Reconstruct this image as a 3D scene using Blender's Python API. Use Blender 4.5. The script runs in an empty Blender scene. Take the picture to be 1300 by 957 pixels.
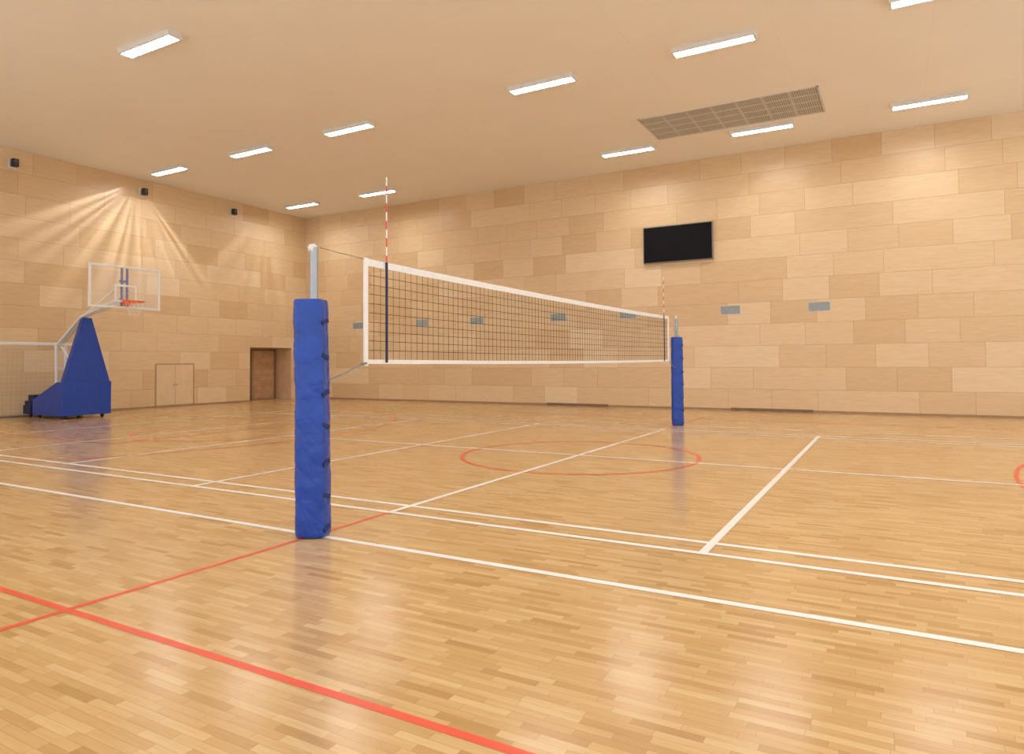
import bpy, bmesh, math, random
from mathutils import Vector, Matrix, noise
random.seed(7)
scn=bpy.context.scene
COL=scn.collection
# ---------------------------------------------------------------- room numbers (metres)
XE, YN, H = 10.73, 17.12, 7.5      # east wall plane, north wall plane, ceiling height
XW, YS = -12.0, -14.0              # extent of floor / ceiling on the open sides

# ---------------------------------------------------------------- node helpers
class NT:
    def __init__(s,name):
        s.mat=bpy.data.materials.new(name); s.mat.use_nodes=True
        s.t=s.mat.node_tree; s.n=s.t.nodes; s.l=s.t.links
        s.b=s.n['Principled BSDF']
    def link(s,a,b): s.l.new(a,b)
    def m(s,op,a,b=None,c=None):
        nd=s.n.new('ShaderNodeMath'); nd.operation=op
        for i,v in enumerate((a,b,c)):
            if v is None: continue
            if isinstance(v,(int,float)): nd.inputs[i].default_value=v
            else: s.link(v,nd.inputs[i])
        return nd.outputs[0]
    def comb(s,x,y,z=0.0):
        nd=s.n.new('ShaderNodeCombineXYZ')
        for i,v in enumerate((x,y,z)):
            if isinstance(v,(int,float)): nd.inputs[i].default_value=v
            else: s.link(v,nd.inputs[i])
        return nd.outputs[0]
    def pos(s):
        nd=s.n.new('ShaderNodeTexCoord'); sp=s.n.new('ShaderNodeSeparateXYZ')
        s.link(nd.outputs['Object'],sp.inputs[0]); return sp.outputs
    def white(s,vec):
        nd=s.n.new('ShaderNodeTexWhiteNoise'); nd.noise_dimensions='3D'; s.link(vec,nd.inputs['Vector']); return nd.outputs['Value']
    def noise(s,vec,scale=5,detail=3,rough=0.5):
        nd=s.n.new('ShaderNodeTexNoise'); nd.inputs['Scale'].default_value=scale
        nd.inputs['Detail'].default_value=detail; nd.inputs['Roughness'].default_value=rough
        if vec is not None: s.link(vec,nd.inputs['Vector'])
        return nd.outputs['Fac']
    def ramp(s,fac,stops):
        nd=s.n.new('ShaderNodeValToRGB'); e=nd.color_ramp.elements
        while len(e)<len(stops): e.new(0.5)
        for i,(p,c) in enumerate(stops): e[i].position=p; e[i].color=(*c,1)
        s.link(fac,nd.inputs[0]); return nd.outputs[0]
    def mix(s,fac,a,b,mode='MIX'):
        nd=s.n.new('ShaderNodeMix'); nd.data_type='RGBA'; nd.blend_type=mode
        for k,v in ((0,fac),(6,a),(7,b)):
            if isinstance(v,(int,float)): nd.inputs[k].default_value=v
            elif isinstance(v,tuple): nd.inputs[k].default_value=(*v,1)
            else: s.link(v,nd.inputs[k])
        return nd.outputs[2]
    def bump(s,h,strength=0.2,dist=0.01):
        nd=s.n.new('ShaderNodeBump'); nd.inputs['Strength'].default_value=strength; nd.inputs['Distance'].default_value=dist
        s.link(h,nd.inputs['Height']); s.link(nd.outputs[0],s.b.inputs['Normal'])

def plain(name,col,rough=0.5,metal=0.0,var=0.06,scale=8,bump=0.0,**kw):
    """procedural paint / metal / plastic with slight noise in tone and gloss"""
    k=NT(name); tc=k.n.new('ShaderNodeTexCoord')
    f=k.noise(tc.outputs['Object'],scale,3)
    lo=tuple(max(0,c*(1-var)) for c in col); hi=tuple(min(1,c*(1+var)) for c in col)
    k.link(k.ramp(f,[(0.3,lo),(0.7,hi)]),k.b.inputs['Base Color'])
    k.b.inputs['Roughness'].default_value=rough; k.b.inputs['Metallic'].default_value=metal
    if bump: k.bump(f,bump,0.01)
    for a,v in kw.items(): k.b.inputs[a.replace('_',' ')].default_value=v
    return k.mat

def emit(name,col,strength):
    k=NT(name); k.b.inputs['Base Color'].default_value=(*col,1)
    k.b.inputs['Emission Color'].default_value=(*col,1); k.b.inputs['Emission Strength'].default_value=strength
    return k.mat

WP=[(0.69,0.495,0.29),(0.75,0.565,0.35),(0.785,0.607,0.39),(0.82,0.66,0.45)]
def wall_panels(name,axis,ph=0.625,pw=2.4):
    k=NT(name); p=k.pos(); u0=p[axis]; z=p[2]
    rz=k.m('DIVIDE',z,ph); row=k.m('FLOOR',rz); fz=k.m('FRACT',rz)
    off=k.white(k.comb(row,3.7,axis*5.0))
    u=k.m('ADD',k.m('DIVIDE',u0,pw),k.m('MULTIPLY',off,3.0)); idx=k.m('FLOOR',u); fu=k.m('FRACT',u)
    r=k.white(k.comb(row,idx,11.0))
    split=k.m('GREATER_THAN',r,0.40)
    half=k.m('MULTIPLY',k.m('GREATER_THAN',fu,0.5),split)
    dh=k.m('ADD',k.m('MULTIPLY',k.m('ABSOLUTE',k.m('SUBTRACT',fu,0.5)),pw),k.m('MULTIPLY',k.m('SUBTRACT',1.0,split),9.0))
    du=k.m('MULTIPLY',k.m('MINIMUM',fu,k.m('SUBTRACT',1.0,fu)),pw)
    dz=k.m('MULTIPLY',k.m('MINIMUM',fz,k.m('SUBTRACT',1.0,fz)),ph)
    d=k.m('MINIMUM',k.m('MINIMUM',du,dh),dz)
    seam=k.m('LESS_THAN',d,0.0055)
    pid=k.white(k.comb(row,idx,k.m('MULTIPLY',half,5.3)))
    col=k.ramp(pid,[(0.0,WP[0]),(0.3,WP[1]),(0.75,WP[2]),(1.0,WP[3])])
    gv=k.comb(k.m('MULTIPLY',u0,1.2),k.m('MULTIPLY',z,7.0),k.m('MULTIPLY',pid,40.0))
    g=k.noise(gv,1.6,5,0.6)
    col=k.mix(0.45,col,k.ramp(g,[(0.3,(0.90,0.82,0.70)),(0.7,(1,1,1))]),'MULTIPLY')
    fg=k.noise(k.comb(k.m('MULTIPLY',u0,3.0),k.m('MULTIPLY',z,40.0),k.m('MULTIPLY',pid,40.0)),1.0,3,0.6)
    col=k.mix(0.45,col,k.ramp(fg,[(0.35,(0.89,0.80,0.68)),(0.6,(1,1,1))]),'MULTIPLY')
    col=k.mix(k.m('MULTIPLY',seam,0.46),col,(0.27,0.15,0.07))
    k.link(col,k.b.inputs['Base Color']); k.b.inputs['Roughness'].default_value=0.34
    k.b.inputs['Specular IOR Level'].default_value=0.45
    return k.mat

def parquet(name):
    k=NT(name); p=k.pos(); x=p[0]; y=p[1]; w=0.048; L=0.29
    rx=k.m('DIVIDE',x,w); row=k.m('FLOOR',rx); fx=k.m('FRACT',rx)
    off=k.white(k.comb(row,1.3,0.0))
    v=k.m('ADD',k.m('DIVIDE',y,L),k.m('MULTIPLY',off,7.0)); idx=k.m('FLOOR',v); fv=k.m('FRACT',v)
    pid=k.white(k.comb(row,idx,2.0)); pid2=k.white(k.comb(row,idx,9.0))
    dx=k.m('MULTIPLY',k.m('MINIMUM',fx,k.m('SUBTRACT',1.0,fx)),w)
    dy=k.m('MULTIPLY',k.m('MINIMUM',fv,k.m('SUBTRACT',1.0,fv)),L)
    seam=k.m('LESS_THAN',k.m('MINIMUM',dx,dy),0.0010)
    col=k.ramp(pid,[(0.0,(0.475,0.28,0.105)),(0.18,(0.575,0.365,0.15)),(0.6,(0.625,0.41,0.182)),(1.0,(0.685,0.48,0.24))])
    gv=k.comb(k.m('MULTIPLY',x,50.0),k.m('MULTIPLY',y,4.0),k.m('MULTIPLY',pid2,50.0))
    g=k.noise(gv,1.0,4,0.6)
    col=k.mix(0.45,col,k.ramp(g,[(0.3,(0.82,0.72,0.58)),(0.65,(1,1,1))]),'MULTIPLY')
    col=k.mix(k.m('MULTIPLY',seam,0.5),col,(0.18,0.09,0.04))
    k.link(col,k.b.inputs['Base Color'])
    wear=k.noise(k.comb(x,y,0.0),1.3,4)
    k.link(k.m('ADD',k.m('MULTIPLY',wear,0.12),0.14),k.b.inputs['Roughness'])
    k.b.inputs['Specular IOR Level'].default_value=0.6
    k.bump(wear,0.03,0.004)
    return k.mat

def ceilmat(name):
    k=NT(name); p=k.pos(); x=p[0]; y=p[1]
    fx=k.m('FRACT',k.m('DIVIDE',x,1.25)); fy=k.m('FRACT',k.m('DIVIDE',y,2.5))
    dx=k.m('MULTIPLY',k.m('MINIMUM',fx,k.m('SUBTRACT',1.0,fx)),1.25); dy=k.m('MULTIPLY',k.m('MINIMUM',fy,k.m('SUBTRACT',1.0,fy)),2.5)
    seam=k.m('LESS_THAN',k.m('MINIMUM',dx,dy),0.004)
    n=k.noise(k.comb(x,y,0.0),0.7,3)
    col=k.ramp(n,[(0.3,(0.90,0.88,0.84)),(0.7,(0.92,0.90,0.86))])
    col=k.mix(k.m('MULTIPLY',seam,0.10),col,(0.3,0.22,0.15))
    k.link(col,k.b.inputs['Base Color']); k.b.inputs['Roughness'].default_value=0.6
    return k.mat

M={}
M['floor']=parquet('oak_parquet'); M['ceil']=ceilmat('ceiling_board')
M['wn']=wall_panels('plywood_north',0); M['we']=wall_panels('plywood_east',1)
M['linew']=plain('white_line_paint',(0.88,0.87,0.85),0.3,var=0.04)
M['liner']=plain('red_line_paint',(0.76,0.10,0.045),0.3,var=0.06)
M['white']=plain('white_powder_coat',(0.80,0.80,0.79),0.35,var=0.02)
M['canvas']=plain('white_canvas',(0.84,0.84,0.84),0.75,var=0.03,scale=20)
M['blue']=plain('blue_vinyl',(0.005,0.052,0.37),0.30,var=0.12,scale=5,bump=0.35)
M['bluedk']=plain('dark_blue_vinyl',(0.006,0.015,0.07),0.55,var=0.2)
M['bluestrap']=plain('navy_strap_webbing',(0.005,0.02,0.12),0.6,var=0.2)
M['twine']=plain('black_twine',(0.015,0.015,0.018),0.8)
M['cable']=plain('grey_steel_cable',(0.12,0.12,0.12),0.5)
M['rope']=plain('grey_rope',(0.25,0.24,0.23),0.8)
M['alu']=plain('brushed_aluminium',(0.38,0.39,0.41),0.34,metal=0.75,var=0.04)
M['redp']=plain('red_plastic',(0.70,0.03,0.02),0.4)
M['orange']=plain('orange_rim_paint',(0.9,0.14,0.02),0.35)
M['black']=plain('black_plastic',(0.012,0.012,0.014),0.35)
M['screen']=plain('matt_black_screen',(0.004,0.004,0.006),0.55,Specular_IOR_Level=0.15)
M['frame']=plain('dark_grey_brown_frame',(0.20,0.17,0.145),0.5)
M['vent']=plain('blue_grey_vent_paint',(0.38,0.42,0.45),0.5)
M['ventf']=plain('light_grey_vent_frame',(0.58,0.59,0.59),0.5)
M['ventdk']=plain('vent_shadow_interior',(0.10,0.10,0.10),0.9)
M['grille']=plain('grey_grille_paint',(0.64,0.63,0.60),0.6)
M['grilledk']=plain('dark_duct_interior',(0.40,0.39,0.37),0.9)
M['doorw']=plain('oak_door_veneer',(0.54,0.33,0.18),0.45,var=0.15,scale=4)
M['lining']=plain('warm_veneer_lining',(0.68,0.46,0.28),0.45,var=0.08,scale=3)
M['doorf']=plain('brown_door_frame',(0.26,0.155,0.09),0.5)
M['hatch']=plain('birch_hatch_veneer',(0.75,0.57,0.36),0.45,var=0.06,scale=2)
M['hatchf']=plain('hatch_edge_band',(0.46,0.30,0.17),0.5)
M['base']=plain('baseboard_wood',(0.36,0.22,0.12),0.5,var=0.1)
M['trim']=plain('dark_trim_wood',(0.22,0.125,0.075),0.5,var=0.15)
M['rubber']=plain('caster_rubber',(0.03,0.03,0.03),0.6)
M['netw']=plain('white_net_cord',(0.75,0.75,0.73),0.8)
M['glow']=emit('lamp_diffuser',(1.0,0.98,0.955),57.0)
M['lamp']=plain('lamp_housing_paint',(0.74,0.73,0.71),0.4,var=0.02)
g=NT('clear_acrylic'); g.b.inputs['Base Color'].default_value=(0.95,0.97,0.97,1)
g.b.inputs['Roughness'].default_value=0.03; g.b.inputs['Alpha'].default_value=0.12
g.link(g.ramp(g.noise(None,2,2),[(0.3,(0.9,0.94,0.94)),(0.7,(0.96,0.98,0.98))]),g.b.inputs['Base Color'])
M['glass']=g.mat

# ---------------------------------------------------------------- mesh helpers
def box(bm,lo,hi,bev=0.0,seg=2,mi=0):
    r=bmesh.ops.create_cube(bm,size=1.0); vs=r['verts']
    c=[(a+b)/2 for a,b in zip(lo,hi)]; s=[b-a for a,b in zip(lo,hi)]
    for v in vs: v.co=Vector((v.co.x*s[0]+c[0],v.co.y*s[1]+c[1],v.co.z*s[2]+c[2]))
    fs={f for v in vs for f in v.link_faces}
    for f in fs: f.material_index=mi
    if bev:
        es={e for v in vs for e in v.link_edges}
        bmesh.ops.bevel(bm,geom=list(es),offset=bev,segments=seg,profile=0.5,affect='EDGES')
def cyl(bm,p,q,r,seg=16,r2=None,caps=True,mi=0):
    p=Vector(p);q=Vector(q);d=q-p
    M4=Matrix.Translation((p+q)/2)@d.to_track_quat('Z','Y').to_matrix().to_4x4()
    res=bmesh.ops.create_cone(bm,cap_ends=caps,segments=seg,radius1=r,radius2=r if r2 is None else r2,depth=d.length,matrix=M4)
    if mi:
        for f in {f for v in res['verts'] for f in v.link_faces}: f.material_index=mi
def path(bm,pts,r,seg=10):
    for a,b in zip(pts,pts[1:]): cyl(bm,a,b,r,seg)
    for a in pts[1:-1]: bmesh.ops.create_uvsphere(bm,u_segments=seg,v_segments=6,radius=r,matrix=Matrix.Translation(a))
def bar(bm,p,q,t):
    """square-section cord"""
    cyl(bm,p,q,t*0.7,4,caps=False)
def quad(bm,a,b,c,d,mi=0):
    f=bm.faces.new([bm.verts.new(v) for v in (a,b,c,d)]); f.material_index=mi; return f
def prism(bm,prof,x0,x1,bev=0.0):
    """profile list of (y,z) extruded along x"""
    A=[bm.verts.new((x0,y,z)) for y,z in prof]; B=[bm.verts.new((x1,y,z)) for y,z in prof]
    n=len(prof); fs=[bm.faces.new(A),bm.faces.new(B[::-1])]
    for i in range(n): fs.append(bm.faces.new((A[i],B[i],B[(i+1)%n],A[(i+1)%n])))
    bmesh.ops.recalc_face_normals(bm,faces=fs)
    if bev: bmesh.ops.bevel(bm,geom=list({e for f in fs for e in f.edges}),offset=bev,segments=2,profile=0.5,affect='EDGES')
def mk(name,bm,mats,smooth=False,recalc=True):
    if recalc: bmesh.ops.recalc_face_normals(bm,faces=bm.faces[:])
    me=bpy.data.meshes.new(name); bm.to_mesh(me); bm.free()
    for m in (mats if isinstance(mats,(list,tuple)) else [mats]): me.materials.append(m)
    if smooth:
        me.shade_smooth()
        try: me.set_sharp_from_angle(angle=math.radians(38))
        except Exception: pass
    o=bpy.data.objects.new(name,me); COL.objects.link(o); return o
def thing(name,label,cat,loc,rz=0.0,group=None):
    e=bpy.data.objects.new(name,None); e.empty_display_size=0.2; COL.objects.link(e)
    e.location=loc; e.rotation_euler[2]=rz; e['label']=label; e['category']=cat
    if group: e['group']=group
    return e
def part(par,name,fn,mats,smooth=False,label=None,loc=(0,0,0)):
    bm=bmesh.new(); fn(bm); o=mk(name,bm,mats,smooth); o.parent=par; o.location=loc
    if label: o['label']=label
    return o
def structure(o,label=None):
    o['kind']='structure'
    if label: o['label']=label
    return o
def dup(th,loc,rz=None,label=None):
    n=th.copy(); COL.objects.link(n); n.location=loc
    if rz is not None: n.rotation_euler[2]=rz
    if label: n['label']=label
    def rec(a,b):
        for c in a.children:
            d=c.copy(); d.parent=b; COL.objects.link(d); rec(c,d)
    rec(th,n); return n

# ---------------------------------------------------------------- floor with court markings
bm=bmesh.new()
quad(bm,(XW,YS,0),(XE,YS,0),(XE,18.1,0),(XW,18.1,0),0)
zl=[0.0015]
def seg(a,b,w,mi):
    a=Vector((*a,0));b=Vector((*b,0)); d=(b-a).normalized(); n=Vector((-d.y,d.x,0))*w/2
    z=Vector((0,0,zl[0])); zl[0]+=0.00005
    quad(bm,a-n+z,b-n+z,b+n+z,a+n+z,mi)
def arc(c,r,a0,a1,w,mi,n=96):
    z=zl[0]; zl[0]+=0.00005
    P=lambda rr,t:(c[0]+rr*math.cos(t),c[1]+rr*math.sin(t),z)
    for i in range(n):
        t0=a0+(a1-a0)*i/n; t1=a0+(a1-a0)*(i+1)/n
        quad(bm,P(r-w/2,t0),P(r+w/2,t0),P(r+w/2,t1),P(r-w/2,t1),mi)
LB=14.0; W=0.066; WR=0.050
for s in (-1,1): seg((s*7.45,-LB),(s*7.45,LB),WR,2); seg((-7.45,s*LB),(7.45,s*LB),WR,2)
seg((-8.4,0),(8.2,0),WR,2)
arc((0,0),1.8,0,2*math.pi,0.06,2)
for s in (-1,1):
    arc((0,s*(LB-5.8)),1.8,0,2*math.pi,WR,2)
    for q in (-1,1):
        seg((q*2.45,s*LB),(q*2.45,s*(LB-5.8)),WR,2)
    seg((-2.45,s*(LB-5.8)),(2.45,s*(LB-5.8)),WR,2)
    arc((0,s*(LB-1.75)),6.72,(0 if s<0 else math.pi),(math.pi if s<0 else 2*math.pi),0.05,2)
# tennis
for s in (-1,1):
    seg((s*5.485,-11.9),(s*5.485,11.9),W,1); seg((s*4.18,-11.9),(s*4.18,11.9),W,1)
    seg((-4.18,s*6.3),(4.18,s*6.3),W,1); seg((-5.485,s*11.9),(5.485,s*11.9),W,1)
seg((0,-6.3),(0,6.3),W,1)
# volleyball
for s in (-1,1):
    seg((s*4.5,-9),(s*4.5,9),W,1); seg((-4.5,s*9),(4.5,s*9),W,1); seg((-4.5,s*3),(4.5,s*3),W,1)
seg((-4.5,0),(4.5,0),W,1)
o=mk('floor',bm,[M['floor'],M['linew'],M['liner']],recalc=False); structure(o,'glossy oak strip parquet floor with white and red court lines')

# ---------------------------------------------------------------- walls and ceiling
bm=bmesh.new(); box(bm,(XW,YS,H),(XE+0.2,YN+0.2,H+0.2)); structure(mk('ceiling',bm,M['ceil']),'smooth pale beige board ceiling')
bm=bmesh.new(); box(bm,(XE,YS,0),(XE+0.2,YN+0.2,H)); structure(mk('wall_east',bm,M['we']),'birch plywood panelled long wall')
bm=bmesh.new()
dx0,dx1,dz=7.95,10.0,2.07
for a,b in (((XW,YN,0),(dx0,YN+1.05,H)),((dx1,YN,0),(XE,YN+1.05,H)),((dx0,YN,dz),(dx1,YN+1.05,H)),((dx0,YN+0.95,0),(dx1,YN+1.05,dz))): box(bm,a,b)
structure(mk('wall_north',bm,M['wn']),'birch plywood panelled end wall with a door niche')
bm=bmesh.new(); box(bm,(XE-0.015,YS,0),(XE,YN,0.06)); structure(mk('baseboard_east',bm,M['base']))
bm=bmesh.new(); box(bm,(XW,YN-0.015,0),(dx0,YN,0.06)); structure(mk('baseboard_north',bm,M['base']))
for i,(a,b) in enumerate(((-2.3,-0.1),(3.7,5.9))):
    bm=bmesh.new(); box(bm,(XE-0.03,a,0.0),(XE-0.015,b,0.08),0.003); structure(mk('trim_%d'%(i+1),bm,M['trim']),'dark brown low trim strip along wall foot')
# side lining of the niche
bm=bmesh.new(); box(bm,(dx1-0.015,YN+0.02,0.0),(dx1-0.001,YN+0.87,2.05),0.002); structure(mk('trim_3',bm,M['lining']),'warm wood veneer lining on niche side')
# door in niche
def f(bm):
    y=YN+0.95
    box(bm,(8.72,y-0.07,0),(8.80,y-0.001,2.04),0.005); box(bm,(9.90,y-0.07,0),(9.98,y-0.001,2.04),0.005); box(bm,(8.80,y-0.07,1.96),(9.90,y-0.001,2.04),0.005)
bm=bmesh.new(); f(bm); dframe=structure(mk('door_1',bm,M['doorf']),'brown wooden door with dark frame in niche')
def leaf(bm):
    y=YN+0.95
    box(bm,(8.81,y-0.045,0.01),(9.89,y-0.005,1.955),0.004)
    for i in range(8): 
        z0=0.05+i*0.237; box(bm,(8.86,y-0.068,z0),(9.84,y-0.044,z0+0.20),0.004)
part(dframe,'door_leaf',leaf,M['doorw'])
def hnd(bm):
    y=YN+0.95
    cyl(bm,(8.87,y-0.045,1.0),(8.87,y-0.11,1.0),0.012); cyl(bm,(8.87,y-0.105,1.0),(8.99,y-0.105,1.0),0.01)
part(dframe,'handle',hnd,M['alu'],True)
# service hatch
h=thing('wall_hatch','pale birch double-door service hatch low in plywood wall','wall hatch',(4.86,YN,0.03))
def f(bm):
    box(bm,(-0.72,-0.022,0),(-0.68,0,1.44),0.003);box(bm,(0.68,-0.022,0),(0.72,0,1.44),0.003)
    box(bm,(-0.68,-0.022,1.40),(0.68,0,1.44),0.003);box(bm,(-0.68,-0.022,0),(0.68,0,0.04),0.003)
part(h,'frame',f,M['hatchf'])
for s in (-1,1):
    d=part(h,'door',lambda bm:box(bm,(min(0.012*s,0.675*s),-0.018,0.045),(max(0.012*s,0.675*s),0,1.395),0.003),M['hatch'])
    part(d,'knob',lambda bm:cyl(bm,(0.05*s,-0.018,0.72),(0.05*s,-0.045,0.72),0.015),M['black'],True)

# ---------------------------------------------------------------- ceiling lights
L=thing('ceiling_light','long rectangular surface-mounted luminaire with glowing white diffuser','ceiling light',(3.3,-1.4,H),group='rectangular luminaires on the ceiling')
hz=0.095
def f(bm):
    box(bm,(-0.145,-0.78,-hz),(-0.108,0.78,0),0.003);box(bm,(0.108,-0.78,-hz),(0.145,0.78,0),0.003)
    box(bm,(-0.108,-0.78,-hz),(0.108,-0.735,0),0.003);box(bm,(-0.108,0.735,-hz),(0.108,0.78,0),0.003)
    box(bm,(-0.108,-0.735,-hz+0.04),(0.108,0.735,-0.001))
part(L,'housing',f,M['lamp'])
part(L,'diffuser',lambda bm:box(bm,(-0.105,-0.732,-hz+0.014),(0.105,0.732,-hz+0.038)),M['glow'])
def f(bm):
    for i in range(1,20): y=-0.732+i*1.464/20; box(bm,(-0.105,y-0.003,-hz),(0.105,y+0.003,-hz+0.011))
    box(bm,(-0.003,-0.732,-hz+0.001),(0.003,0.732,-hz+0.010))
part(L,'louvre',f,M['white'])
def spot(loc,target,watt,size,blend,rad=0.08,col=(1,0.98,0.94)):
    ld=bpy.data.lights.new('added_lamp_beam','SPOT'); ld.energy=watt; ld.spot_size=math.radians(size); ld.spot_blend=blend
    ld.shadow_soft_size=rad; ld.color=col
    lo=bpy.data.objects.new('added_lamp_beam',ld); COL.objects.link(lo); lo.location=loc
    lo.rotation_euler=(Vector(target)-Vector(loc)).to_track_quat('-Z','Y').to_euler()
Ys=(15.2,11.5,7.8,2.25,-1.4,-5.1,-8.8)
for x in (-7.45,-2.05,3.3,8.72):
    for y in Ys:
        if x==-7.45 and y==2.25: continue
        if x==-2.05 and y in (15.2,11.5): continue   # none mounted there
        if x==8.72 and y==7.8: continue
        # added spots strengthen the light pools of the luminaires next to a wall
        if x==8.72: spot((x,y,H-0.13),(XE,y,5.6),36,66,1.0)
        if (x,y)==(3.3,-1.4): continue
        dup(L,(x,y,H))
# the end luminaires by the north wall throw a louvre-striped fan: added lamp with a noise-striped angular intensity profile
def fan(x,energy,a0,a1,seed,freq):
    ld=bpy.data.lights.new('added_lamp_fan','POINT'); ld.energy=energy; ld.shadow_soft_size=0.01; ld.color=(0.93,0.96,1.0)
    ld.use_nodes=True; t=ld.node_tree; n=t.nodes; lk=t.links
    em=n['Emission']; tc=n.new('ShaderNodeTexCoord'); sp=n.new('ShaderNodeSeparateXYZ'); lk.new(tc.outputs['Normal'],sp.inputs[0])
    def m(op,a,b=None,c=None):
        q=n.new('ShaderNodeMath'); q.operation=op
        for i,v in enumerate((a,b,c)):
            if v is None: continue
            if isinstance(v,(int,float)): q.inputs[i].default_value=v
            else: lk.new(v,q.inputs[i])
        return q.outputs[0]
    def sm(v,lo,hi):
        q=n.new('ShaderNodeMapRange'); q.interpolation_type='SMOOTHSTEP'
        q.inputs['From Min'].default_value=lo; q.inputs['From Max'].default_value=hi
        lk.new(v,q.inputs['Value']); return q.outputs[0]
    az=m('ARCTAN2',sp.outputs[0],m('MULTIPLY',sp.outputs[2],-1.0))
    cm=n.new('ShaderNodeCombineXYZ'); lk.new(az,cm.inputs[0]); cm.inputs[1].default_value=seed
    nz=n.new('ShaderNodeTexNoise'); nz.inputs['Scale'].default_value=freq; nz.inputs['Detail'].default_value=3.0
    lk.new(cm.outputs[0],nz.inputs['Vector'])
    st=sm(nz.outputs['Fac'],0.40,0.63)
    st=m('ADD',m('MULTIPLY',st,0.86),0.14)
    win=m('MULTIPLY',sm(az,a0,a0+0.05),m('SUBTRACT',1.0,sm(az,a1-0.15,a1)))
    # weaker straight at the wall close by, stronger at grazing angles
    dy=sp.outputs[1]
    near=m('MULTIPLY',m('SUBTRACT',1.0,sm(dy,0.32,0.74)),1.0)
    near=m('ADD',near,m('MULTIPLY',m('SUBTRACT',1.0,sm(dy,0.74,0.95)),0.14))
    up=m('MULTIPLY',near,sm(dy,0.14,0.28))
    lk.new(m('MULTIPLY',m('MULTIPLY',st,win),up),em.inputs['Strength'])
    lo=bpy.data.objects.new('added_lamp_fan',ld); COL.objects.link(lo); lo.location=(x,16.05,H-0.135)
fan(3.45,330,-1.12,0.85,3.0,8.0)
fan(8.72,140,-1.0,0.55,9.0,7.0)
# ceiling grille
G=thing('ceiling_vent','large grey-beige rectangular ventilation grille set in ceiling','ventilation grille',(7.42,-0.86,H))
def f(bm):
    X,Y=0.89,2.08
    for a,b in (((-X,-Y,-0.02),(-X+.04,Y,0)),((X-.04,-Y,-0.02),(X,Y,0)),((-X,-Y,-0.02),(X,-Y+.04,0)),((-X,Y-.04,-0.02),(X,Y,0))): box(bm,a,b)
part(G,'frame',f,M['grille'])
def f(bm):
    X,Y=0.85,2.04
    for i in range(1,4): box(bm,(-X+i*2*X/4-0.02,-Y,-0.018),(-X+i*2*X/4+0.02,Y,-0.004))
    n=84
    for i in range(1,n): 
        w=0.018 if i%12 else 0.05
        box(bm,(-X,-Y+i*2*Y/n-w/2,-0.016),(X,-Y+i*2*Y/n+w/2,-0.006))
part(G,'grid',f,M['grille'])
part(G,'duct_backing',lambda bm:box(bm,(-0.86,-2.05,-0.004),(0.86,2.05,-0.0005)),M['grilledk'])

# ---------------------------------------------------------------- wall items, east wall
V=thing('wall_vent','small blue-grey metal louvred vent on plywood wall','wall vent',(XE,-0.12,2.925),group='small louvred vents along the long wall')
def f(bm):
    for a,b in (((-0.014,-0.285,-0.13),(0,0.285,-0.115)),((-0.014,-0.285,0.115),(0,0.285,0.13)),((-0.014,-0.285,-0.115),(0,-0.27,0.115)),((-0.014,0.27,-0.115),(0,0.285,0.115))): box(bm,a,b)
part(V,'frame',f,M['ventf'])
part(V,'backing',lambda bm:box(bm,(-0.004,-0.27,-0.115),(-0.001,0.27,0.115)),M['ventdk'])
def f(bm):
    for i in range(9):
        z=-0.1+i*0.025
        quad(bm,(-0.015,-0.27,z-0.011),(-0.015,0.27,z-0.011),(-0.006,0.27,z+0.011),(-0.006,-0.27,z+0.011))
part(V,'louvre',f,M['vent'])
for y in (14.2,11.08,8.65,5.44,3.02,-2.5): dup(V,(XE,y,2.925))
S=thing('scoreboard','flat black rectangular display panel in thin grey frame','scoreboard',(XE,1.395,5.02))
def f(bm):
    a,b,t=1.06,0.56,0.022
    for lo,hi in (((-0.12,-a,-b),(0,-a+t,b)),((-0.12,a-t,-b),(0,a,b)),((-0.12,-a+t,-b),(0,a-t,-b+t)),((-0.12,-a+t,b-t),(0,a-t,b))): box(bm,lo,hi,0.004)
part(S,'frame',f,M['frame'])
part(S,'screen',lambda bm:box(bm,(-0.115,-1.04,-0.54),(-0.01,1.04,0.54),0.004),M['screen'])

# ---------------------------------------------------------------- speakers, north wall
P=thing('wall_speaker','small black loudspeaker on white bracket high on wall','speaker',(3.62,YN,7.08),group='small loudspeakers high on the end wall')
def f(bm): box(bm,(-0.075,-0.24,-0.11),(0.075,-0.08,0.11),0.015)
part(P,'cabinet',f,M['black'],True)
def f(bm): cyl(bm,(0,-0.24,0.03),(0,-0.250,0.03),0.055,24); cyl(bm,(0,-0.24,-0.065),(0,-0.250,-0.065),0.028,20)
part(P,'grille',f,M['ventdk'])
def f(bm): box(bm,(-0.095,-0.03,-0.125),(0.095,0,0.125),0.006); cyl(bm,(0,-0.01,0),(0,-0.09,0),0.02)
part(P,'bracket',f,M['white'])
for x in (-0.14,7.08): dup(P,(x,YN,7.08))

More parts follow.
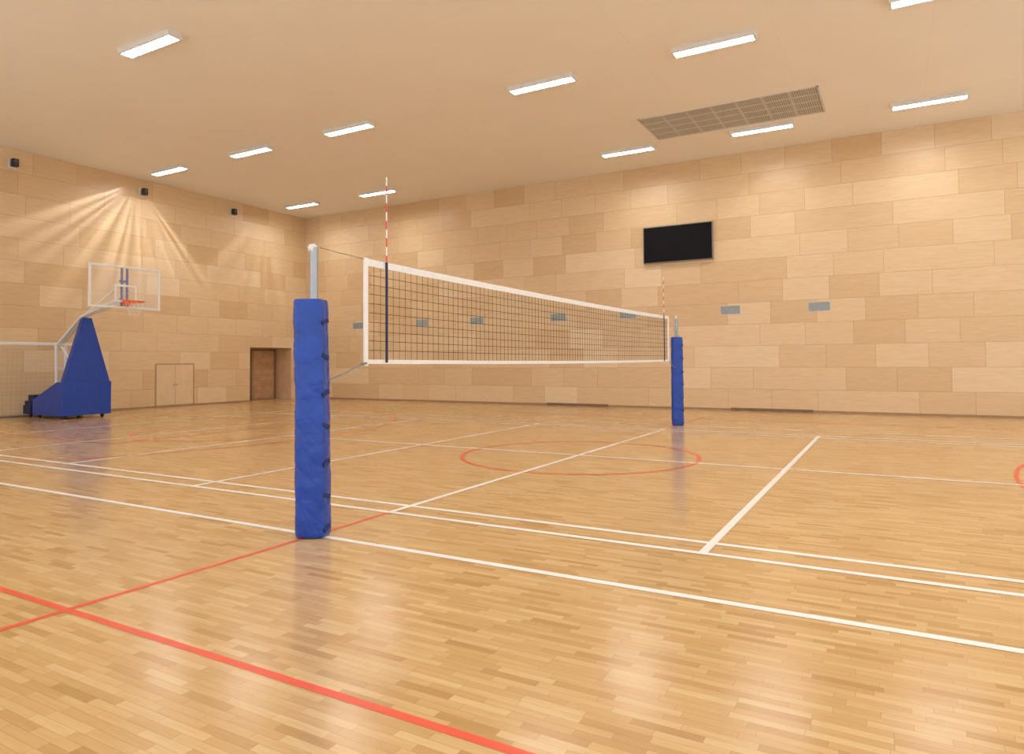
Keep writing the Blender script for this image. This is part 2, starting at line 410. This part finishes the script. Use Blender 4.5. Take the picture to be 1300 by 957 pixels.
# ---------------------------------------------------------------- volleyball posts
def pad_fn(rot,lean):
    def f(bm):
        n=72; R=0.142; rows=190; z0,z1=0.01,1.985
        rings=[]
        for j in range(rows+1):
            t=j/rows; z=z0+(z1-z0)*t
            flare=1.0+0.05*(1-t)+0.025*math.sin(t*math.pi*7)**2
            edge=1.0-0.05*max(0,1-min(t,1-t)*90)
            ring=[]
            for i in range(n):
                a=2*math.pi*i/n
                c,s=math.cos(a),math.sin(a)
                e=3.6
                r=R*0.89/((abs(c)**e+abs(s)**e)**(1/e))
                r*=flare*edge
                nz=noise.noise(Vector((c*1.6+3,s*1.6,z*3.0+rot*3)))
                nf=noise.noise(Vector((c*1.2,s*1.2+5,z*13.0+1.0*c)))
                nr=1-abs(noise.noise(Vector((c*1.0+7,s*1.0,z*8.0+2.0*s))))*2
                nr2=1-abs(noise.noise(Vector((c*1.5-4,s*1.5,z*14.0-2.5*c))))*2
                r+=0.006*nz+0.0035*nf-0.018*max(0,nr-0.78)-0.013*max(0,nr2-0.78)
                ring.append(bm.verts.new((r*math.cos(a+rot)+lean[0]*(t**1.5),r*math.sin(a+rot)+lean[1]*(t**1.5),z)))
            rings.append(ring)
        for j in range(rows):
            for i in range(n):
                bm.faces.new((rings[j][i],rings[j][(i+1)%n],rings[j+1][(i+1)%n],rings[j+1][i]))
        inner=[bm.verts.new(((v.co.x-lean[0])*0.30,(v.co.y-lean[1])*0.30,1.955)) for v in rings[-1]]
        for i in range(n): bm.faces.new((rings[-1][i],rings[-1][(i+1)%n],inner[(i+1)%n],inner[i]))
        bm.faces.new(rings[0][::-1])
    return f
def post(loc,label,rot,tabdir,lean):
    T=thing('volleyball_post',label,'volleyball post',loc,group='pair of padded volleyball posts')
    def f(bm):
        cyl(bm,(0,0,0.0),(0,0,2.42),0.035,24); cyl(bm,(0,0,0),(0,0,0.008),0.085,24)
        cyl(bm,(0,0,2.42),(0,0,2.435),0.028,24)
    part(T,'pole',f,M['alu'],True)
    p=part(T,'pad',pad_fn(rot,lean),M['blue'],True)
    def mkstrap(z,tilt):
        def f(bm):
            c=Vector((math.cos(tabdir),math.sin(tabdir),0)); t=Vector((-c.y,c.x,0))
            r=0.137
            bb=bmesh.new(); box(bb,(-0.011,-0.065,-0.018),(0.011,0.035,0.018),0.004)
            me=bpy.data.meshes.new('tmp'); bb.to_mesh(me); bb.free()
            q=(z/1.985)**1.5
            M4=Matrix.Translation(c*r+Vector((lean[0]*q,lean[1]*q,z)))@Matrix((( c.x,t.x,0,0),(c.y,t.y,0,0),(0,0,1,0),(0,0,0,1)))@Matrix.Rotation(tilt,4,'X')
            me.transform(M4); bm.from_mesh(me); bpy.data.meshes.remove(me)
        part(p,'strap',f,M['bluestrap'],label='navy hook-and-loop strap')
    for i,z in enumerate((0.08,0.34,0.62,0.92,1.2,1.5,1.80)): mkstrap(z,(-1)**i*0.3)
    def f(bm):  # small pulley wheel on the pole head
        cyl(bm,(-0.015,-0.012,2.425),(-0.015,0.012,2.425),0.030,28)
        cyl(bm,(-0.015,-0.018,2.425),(-0.015,-0.012,2.425),0.037,28); cyl(bm,(-0.015,0.012,2.425),(-0.015,0.018,2.425),0.037,28)
    part(T,'pulley',f,M['white'],True)
    return T
cam_ang=math.atan2(-4.29,-4.19)
post((-5.5,0,0),'silver volleyball post in tall blue vinyl pad, net pulley on top',cam_ang-0.32,cam_ang+1.0,(-0.012,0.021))
T2=post((5.5,0,0),'silver volleyball post in blue vinyl pad beside far sideline',math.radians(200),math.radians(255),(0,0))
def f(bm):
    box(bm,(-0.07,-0.03,2.08),(-0.035,0.03,2.3),0.006); cyl(bm,(-0.055,-0.05,2.14),(-0.055,0.05,2.14),0.022,16)
    box(bm,(-0.05,-0.05,2.0),(0.05,0.05,2.04),0.005)
part(T2,'tension_winch',f,M['vent'],True)

# ---------------------------------------------------------------- volleyball net
N=thing('volleyball_net','black mesh volleyball net with white tapes hung between posts','volleyball net',(0,0,0))
E=4.85
def zt(x): return 2.425-0.03*(1-(x/E)**2)
def zb(x): return 1.44-0.02*(1-(x/E)**2)
def band(bm,za,zb_,x0,x1,t=0.006,n=48):
    prev=None
    for i in range(n+1):
        x=x0+(x1-x0)*i/n
        y=0.004*math.sin(x*9)
        cur=[bm.verts.new((x,y-t,za(x))),bm.verts.new((x,y+t,za(x))),bm.verts.new((x,y+t,zb_(x))),bm.verts.new((x,y-t,zb_(x)))]
        if prev:
            for k in range(4): bm.faces.new((prev[k],prev[(k+1)%4],cur[(k+1)%4],cur[k]))
        else: bm.faces.new(cur)
        prev=cur
    bm.faces.new(prev[::-1])
part(N,'top_tape',lambda bm:band(bm,lambda x:zt(x)-0.065,lambda x:zt(x),-E,E),M['canvas'],label='white canvas top tape')
part(N,'bottom_tape',lambda bm:band(bm,lambda x:zb(x),lambda x:zb(x)+0.04,-E,E),M['canvas'],label='white canvas bottom tape')
for s in (-1,1):
    def f(bm): box(bm,(s*E-0.026,-0.009,1.42),(s*E+0.026,0.009,2.43),0.003)
    part(N,'side_tape',f,M['canvas'],label='white canvas side tape')
def f(bm):
    n=102; st=9.66/n
    for i in range(n+1):
        x=-4.83+st*i; bar(bm,(x,0,zb(x)+0.03),(x,0,zt(x)-0.05),0.0038)
    R_=10
    for j in range(1,R_):
        zz=lambda x:zb(x)+0.04+(zt(x)-0.065-zb(x)-0.04)*j/R_
        for i in range(24):
            a=-4.8+0.4*i; bar(bm,(a,0,zz(a)),(a+0.4,0,zz(a+0.4)),0.0038)
part(N,'mesh',f,M['twine'],label='black knotted cord mesh')
for s in (-1,1):
    ax=-4.57 if s<0 else 4.5
    def f(bm):
        zs=[1.46,2.40]+[2.40+0.085*i for i in range(1,11)]
        for i,(a,b) in enumerate(zip(zs,zs[1:])): cyl(bm,(ax,-0.016,a),(ax,-0.016,b),0.0065,12,mi=(i+1)%2)
    A=part(N,'antenna',f,[M['redp'],M['white']],True,label='red and white striped antenna rod')
    part(A,'sleeve',lambda bm:box(bm,(ax-0.011,-0.026,1.45),(ax+0.011,-0.008,2.42),0.003),M['bluedk'],label='dark blue antenna sleeve')
    def f(bm):
        X=s*5.5; e=s*E
        path(bm,[(X-s*0.07,0,2.442),(X-s*0.3,0,2.430),(e,0,2.415)],0.003,8)
    part(N,'top_cable',f,M['cable'],True)
    def f(bm):
        X=s*5.5; e=s*E
        path(bm,[(e,0,1.445),(e+s*0.12,0.0,1.415),(e+s*0.25,0,1.365),(X-s*0.17,0,1.30)],0.0065,8)
        for t in (0.0,0.02,0.04): cyl(bm,(e+s*t,-0.014,1.445-t*0.2),(e+s*(t+0.012),0.014,1.445-t*0.2),0.012,8)
    part(N,'bottom_rope',f,M['rope'],True)

# ---------------------------------------------------------------- portable basketball stand (origin under base front centre)
B=thing('basketball_stand','portable basketball stand with blue padded base and clear backboard','basketball stand',(0.66,14.8,0))
w=0.64; DX=0.06
part(B,'base',lambda bm:prism(bm,[(0,0.09),(0,0.99),(0.30,0.99),(1.5,0.50),(1.5,0.09)],-w+DX,w+DX,0.012),M['blue'],False,label='blue vinyl padded base box')
def f(bm):
    z0,z1=0.992,2.72
    b=[(-0.60,0.012),(0.60,0.012),(0.60,0.18),(-0.60,0.18)]; t=[(-0.11,0.04),(0.11,0.04),(0.11,0.18),(-0.11,0.18)]
    n=4; rings=[]
    for j in range(n+1):
        k=j/n; rings.append([bm.verts.new((DX+a[0]+(c[0]-a[0])*k,a[1]+(c[1]-a[1])*k,z0*(1-k)+z1*k)) for a,c in zip(b,t)])
    for j in range(n):
        for i in range(4): bm.faces.new((rings[j][i],rings[j][(i+1)%4],rings[j+1][(i+1)%4],rings[j+1][i]))
    bm.faces.new(rings[0][::-1]); bm.faces.new(rings[-1])
    es=[e for e in bm.edges if len(e.link_faces)==2 and e.calc_face_angle(0)>0.5]
    bmesh.ops.bevel(bm,geom=es,offset=0.012,segments=2,profile=0.5,affect='EDGES')
part(B,'tower_pad',f,M['blue'],False,label='tapering blue vinyl tower pad')
def f(bm):
    for s in (-1,1):
        path(bm,[(s*0.06,1.28,2.03),(s*0.06,0.15,2.75),(s*0.12,-1.66,3.12)],0.042,14)
        path(bm,[(s*0.05,0.1,2.76),(s*0.2,-1.68,3.38)],0.025,12)
    cyl(bm,(-0.09,-0.9,2.96),(0.09,-0.9,2.96),0.025)
part(B,'boom',f,M['white'],True,label='white tubular boom arms')
def f(bm):
    for s in (-1,1): path(bm,[(s*0.12,1.20,0.58),(s*0.12,1.25,2.02)],0.038,12)
    cyl(bm,(-0.15,1.25,2.02),(0.15,1.25,2.02),0.045); cyl(bm,(-0.13,1.24,1.35),(0.13,1.24,1.35),0.025)
    path(bm,[(0.0,1.2,1.95),(0.0,0.3,1.15)],0.028,12)
part(B,'rear_strut',f,M['white'],True)
def f(bm):
    box(bm,(-0.6,1.56,0.10),(0.6,1.95,0.34),0.01); box(bm,(-0.57,1.58,0.335),(0.57,1.93,0.46),0.01); box(bm,(-0.5,1.60,0.455),(0.5,1.90,0.62),0.01)
    box(bm,(-0.3,1.48,0.12),(0.3,1.58,0.2))
part(B,'counterweight',f,M['bluedk'],label='dark blue stacked counterweights')
for (x,y) in ((-0.46,0.15),(0.54,0.15),(-0.46,1.35),(0.54,1.35),(-0.45,1.85),(0.45,1.85)):
    def f(bm):
        cyl(bm,(x-0.02,y,0.05),(x+0.02,y,0.05),0.05,20); box(bm,(x-0.035,y-0.03,0.06),(x-0.018,y+0.03,0.11)); box(bm,(x+0.018,y-0.03,0.06),(x+0.035,y+0.03,0.11)); box(bm,(x-0.035,y-0.03,0.095),(x+0.035,y+0.03,0.11))
    part(B,'caster',f,M['rubber'],True)
# backboard at y=-1.8
yb=-1.8
BB=part(B,'backboard',lambda bm:box(bm,(-0.88,yb-0.008,2.93),(0.88,yb+0.008,3.94)),M['glass'],label='clear acrylic backboard')
def f(bm):
    a,b0,b1,t=0.93,2.885,3.985,0.055
    for lo,hi in (((-a,yb-0.025,b0),(-a+t,yb+0.025,b1)),((a-t,yb-0.025,b0),(a,yb+0.025,b1)),((-a+t,yb-0.025,b0),(a-t,yb+0.025,b0+t)),((-a+t,yb-0.025,b1-t),(a-t,yb+0.025,b1))): box(bm,lo,hi,0.006)
part(BB,'frame',f,M['white'],label='white backboard frame')
def f(bm):
    a,b0,b1,t=0.295,3.05,3.50,0.05; y0,y1=yb-0.0125,yb-0.009
    for lo,hi in (((-a,y0,b0),(-a+t,y1,b1)),((a-t,y0,b0),(a,y1,b1)),((-a+t,y0,b0),(a-t,y1,b0+t)),((-a+t,y0,b1-t),(a-t,y1,b1))): box(bm,lo,hi)
part(BB,'target_square',f,M['white'],label='white target rectangle')
def f(bm):
    for s in (-1,1): box(bm,(s*0.07-0.02,yb+0.03,2.92),(s*0.07+0.02,yb+0.09,3.95),0.006)
    for z in (3.1,3.6): box(bm,(-0.1,yb+0.085,z-0.03),(0.1,yb+0.13,z+0.03),0.006)
part(BB,'support_bracket',f,M['blue'],label='dark blue bracket behind board')
def f(bm):
    c=Vector((0,yb-0.38,3.05)); R=0.225; n=40
    for i in range(n):
        a=2*math.pi*i/n;b=2*math.pi*(i+1)/n
        cyl(bm,c+Vector((R*math.cos(a),R*math.sin(a),0)),c+Vector((R*math.cos(b),R*math.sin(b),0)),0.016,8)
    box(bm,(-0.09,yb-0.17,3.035),(0.09,yb-0.012,3.065),0.004); box(bm,(-0.1,yb-0.03,2.97),(0.1,yb-0.012,3.12),0.004)
    for s in (-1,1): cyl(bm,(s*0.08,yb-0.03,2.98),(s*0.13,yb-0.2,3.04),0.009,8)
R=part(B,'rim',f,M['orange'],True,label='orange steel rim')
def f(bm):
    c=Vector((0,yb-0.38,3.04)); n=10
    def P(a,k): r=0.22*(1-0.5*k**0.8); return c+Vector((r*math.cos(a),r*math.sin(a),-0.36*k))
    for j in range(4):
        for i in range(n):
            a=2*math.pi*(i+0.5*(j%2))/n
            for sg in (-0.5,0.5): cyl(bm,P(a,j/4),P(a+2*math.pi*sg/n,(j+1)/4),0.002,5,caps=False)
part(R,'hoop_net',f,M['netw'],label='thin white cord hoop net')

# ---------------------------------------------------------------- handball goal against the end wall
Gl=thing('handball_goal','white tubular handball goal with thin white net behind basketball stand','handball goal',(0,16.5,0))
def f(bm):
    box(bm,(-1.58,-0.04,0),(-1.5,0.04,2.08),0.006); box(bm,(1.5,-0.04,0),(1.58,0.04,2.08),0.006); box(bm,(-1.5,-0.04,2.0),(1.5,0.04,2.08),0.006)
part(Gl,'frame',f,M['white'])
def f(bm):
    for s in (-1,1): path(bm,[(s*1.54,0.03,2.0),(s*1.54,0.45,1.9),(s*1.54,0.55,0.03),(s*1.54,0.04,0.03)],0.018,8)
    path(bm,[(-1.54,0.55,0.03),(1.54,0.55,0.03)],0.018,8)
part(Gl,'rear_stay',f,M['alu'],True)
def f(bm):
    for i in range(26):
        x=-1.5+0.12*i; bar(bm,(x,0.04,2.0),(x,0.45,1.9),0.003); bar(bm,(x,0.45,1.9),(x,0.53,0.05),0.003)
    for j in range(16):
        z=0.05+0.12*j; y=0.53-0.08*(z-0.05)/1.85; bar(bm,(-1.54,y,z),(1.54,y,z),0.003)
        for s in (-1,1): bar(bm,(s*1.54,0.03,z),(s*1.54,y,z),0.003)
part(Gl,'goal_net',f,M['netw'])

# ---------------------------------------------------------------- world + camera
w=bpy.data.worlds.new('World'); scn.world=w; w.use_nodes=True
bg=w.node_tree.nodes['Background']; bg.inputs[0].default_value=(1.0,0.99,0.98,1); bg.inputs[1].default_value=1.38
scn.view_settings.view_transform='Standard'; scn.view_settings.look='None'; scn.view_settings.exposure=0.0
yaw,pitch,roll=0.5135,0.0301,-0.0063
F=Vector((math.cos(yaw)*math.cos(pitch),math.sin(yaw)*math.cos(pitch),math.sin(pitch)))
Rr=F.cross(Vector((0,0,1))).normalized(); U=Rr.cross(F)
R2=Rr*math.cos(roll)+U*math.sin(roll); U2=-Rr*math.sin(roll)+U*math.cos(roll)
cd=bpy.data.cameras.new('camera'); co=bpy.data.objects.new('camera',cd); COL.objects.link(co)
m=Matrix((R2,U2,-F)).transposed().to_4x4(); m.translation=Vector((-9.6878,-4.2929,1.4481)); co.matrix_world=m
cd.sensor_width=36; cd.lens=862.0/1300*36; cd.shift_y=-45/1300; cd.clip_start=0.05
scn.camera=co
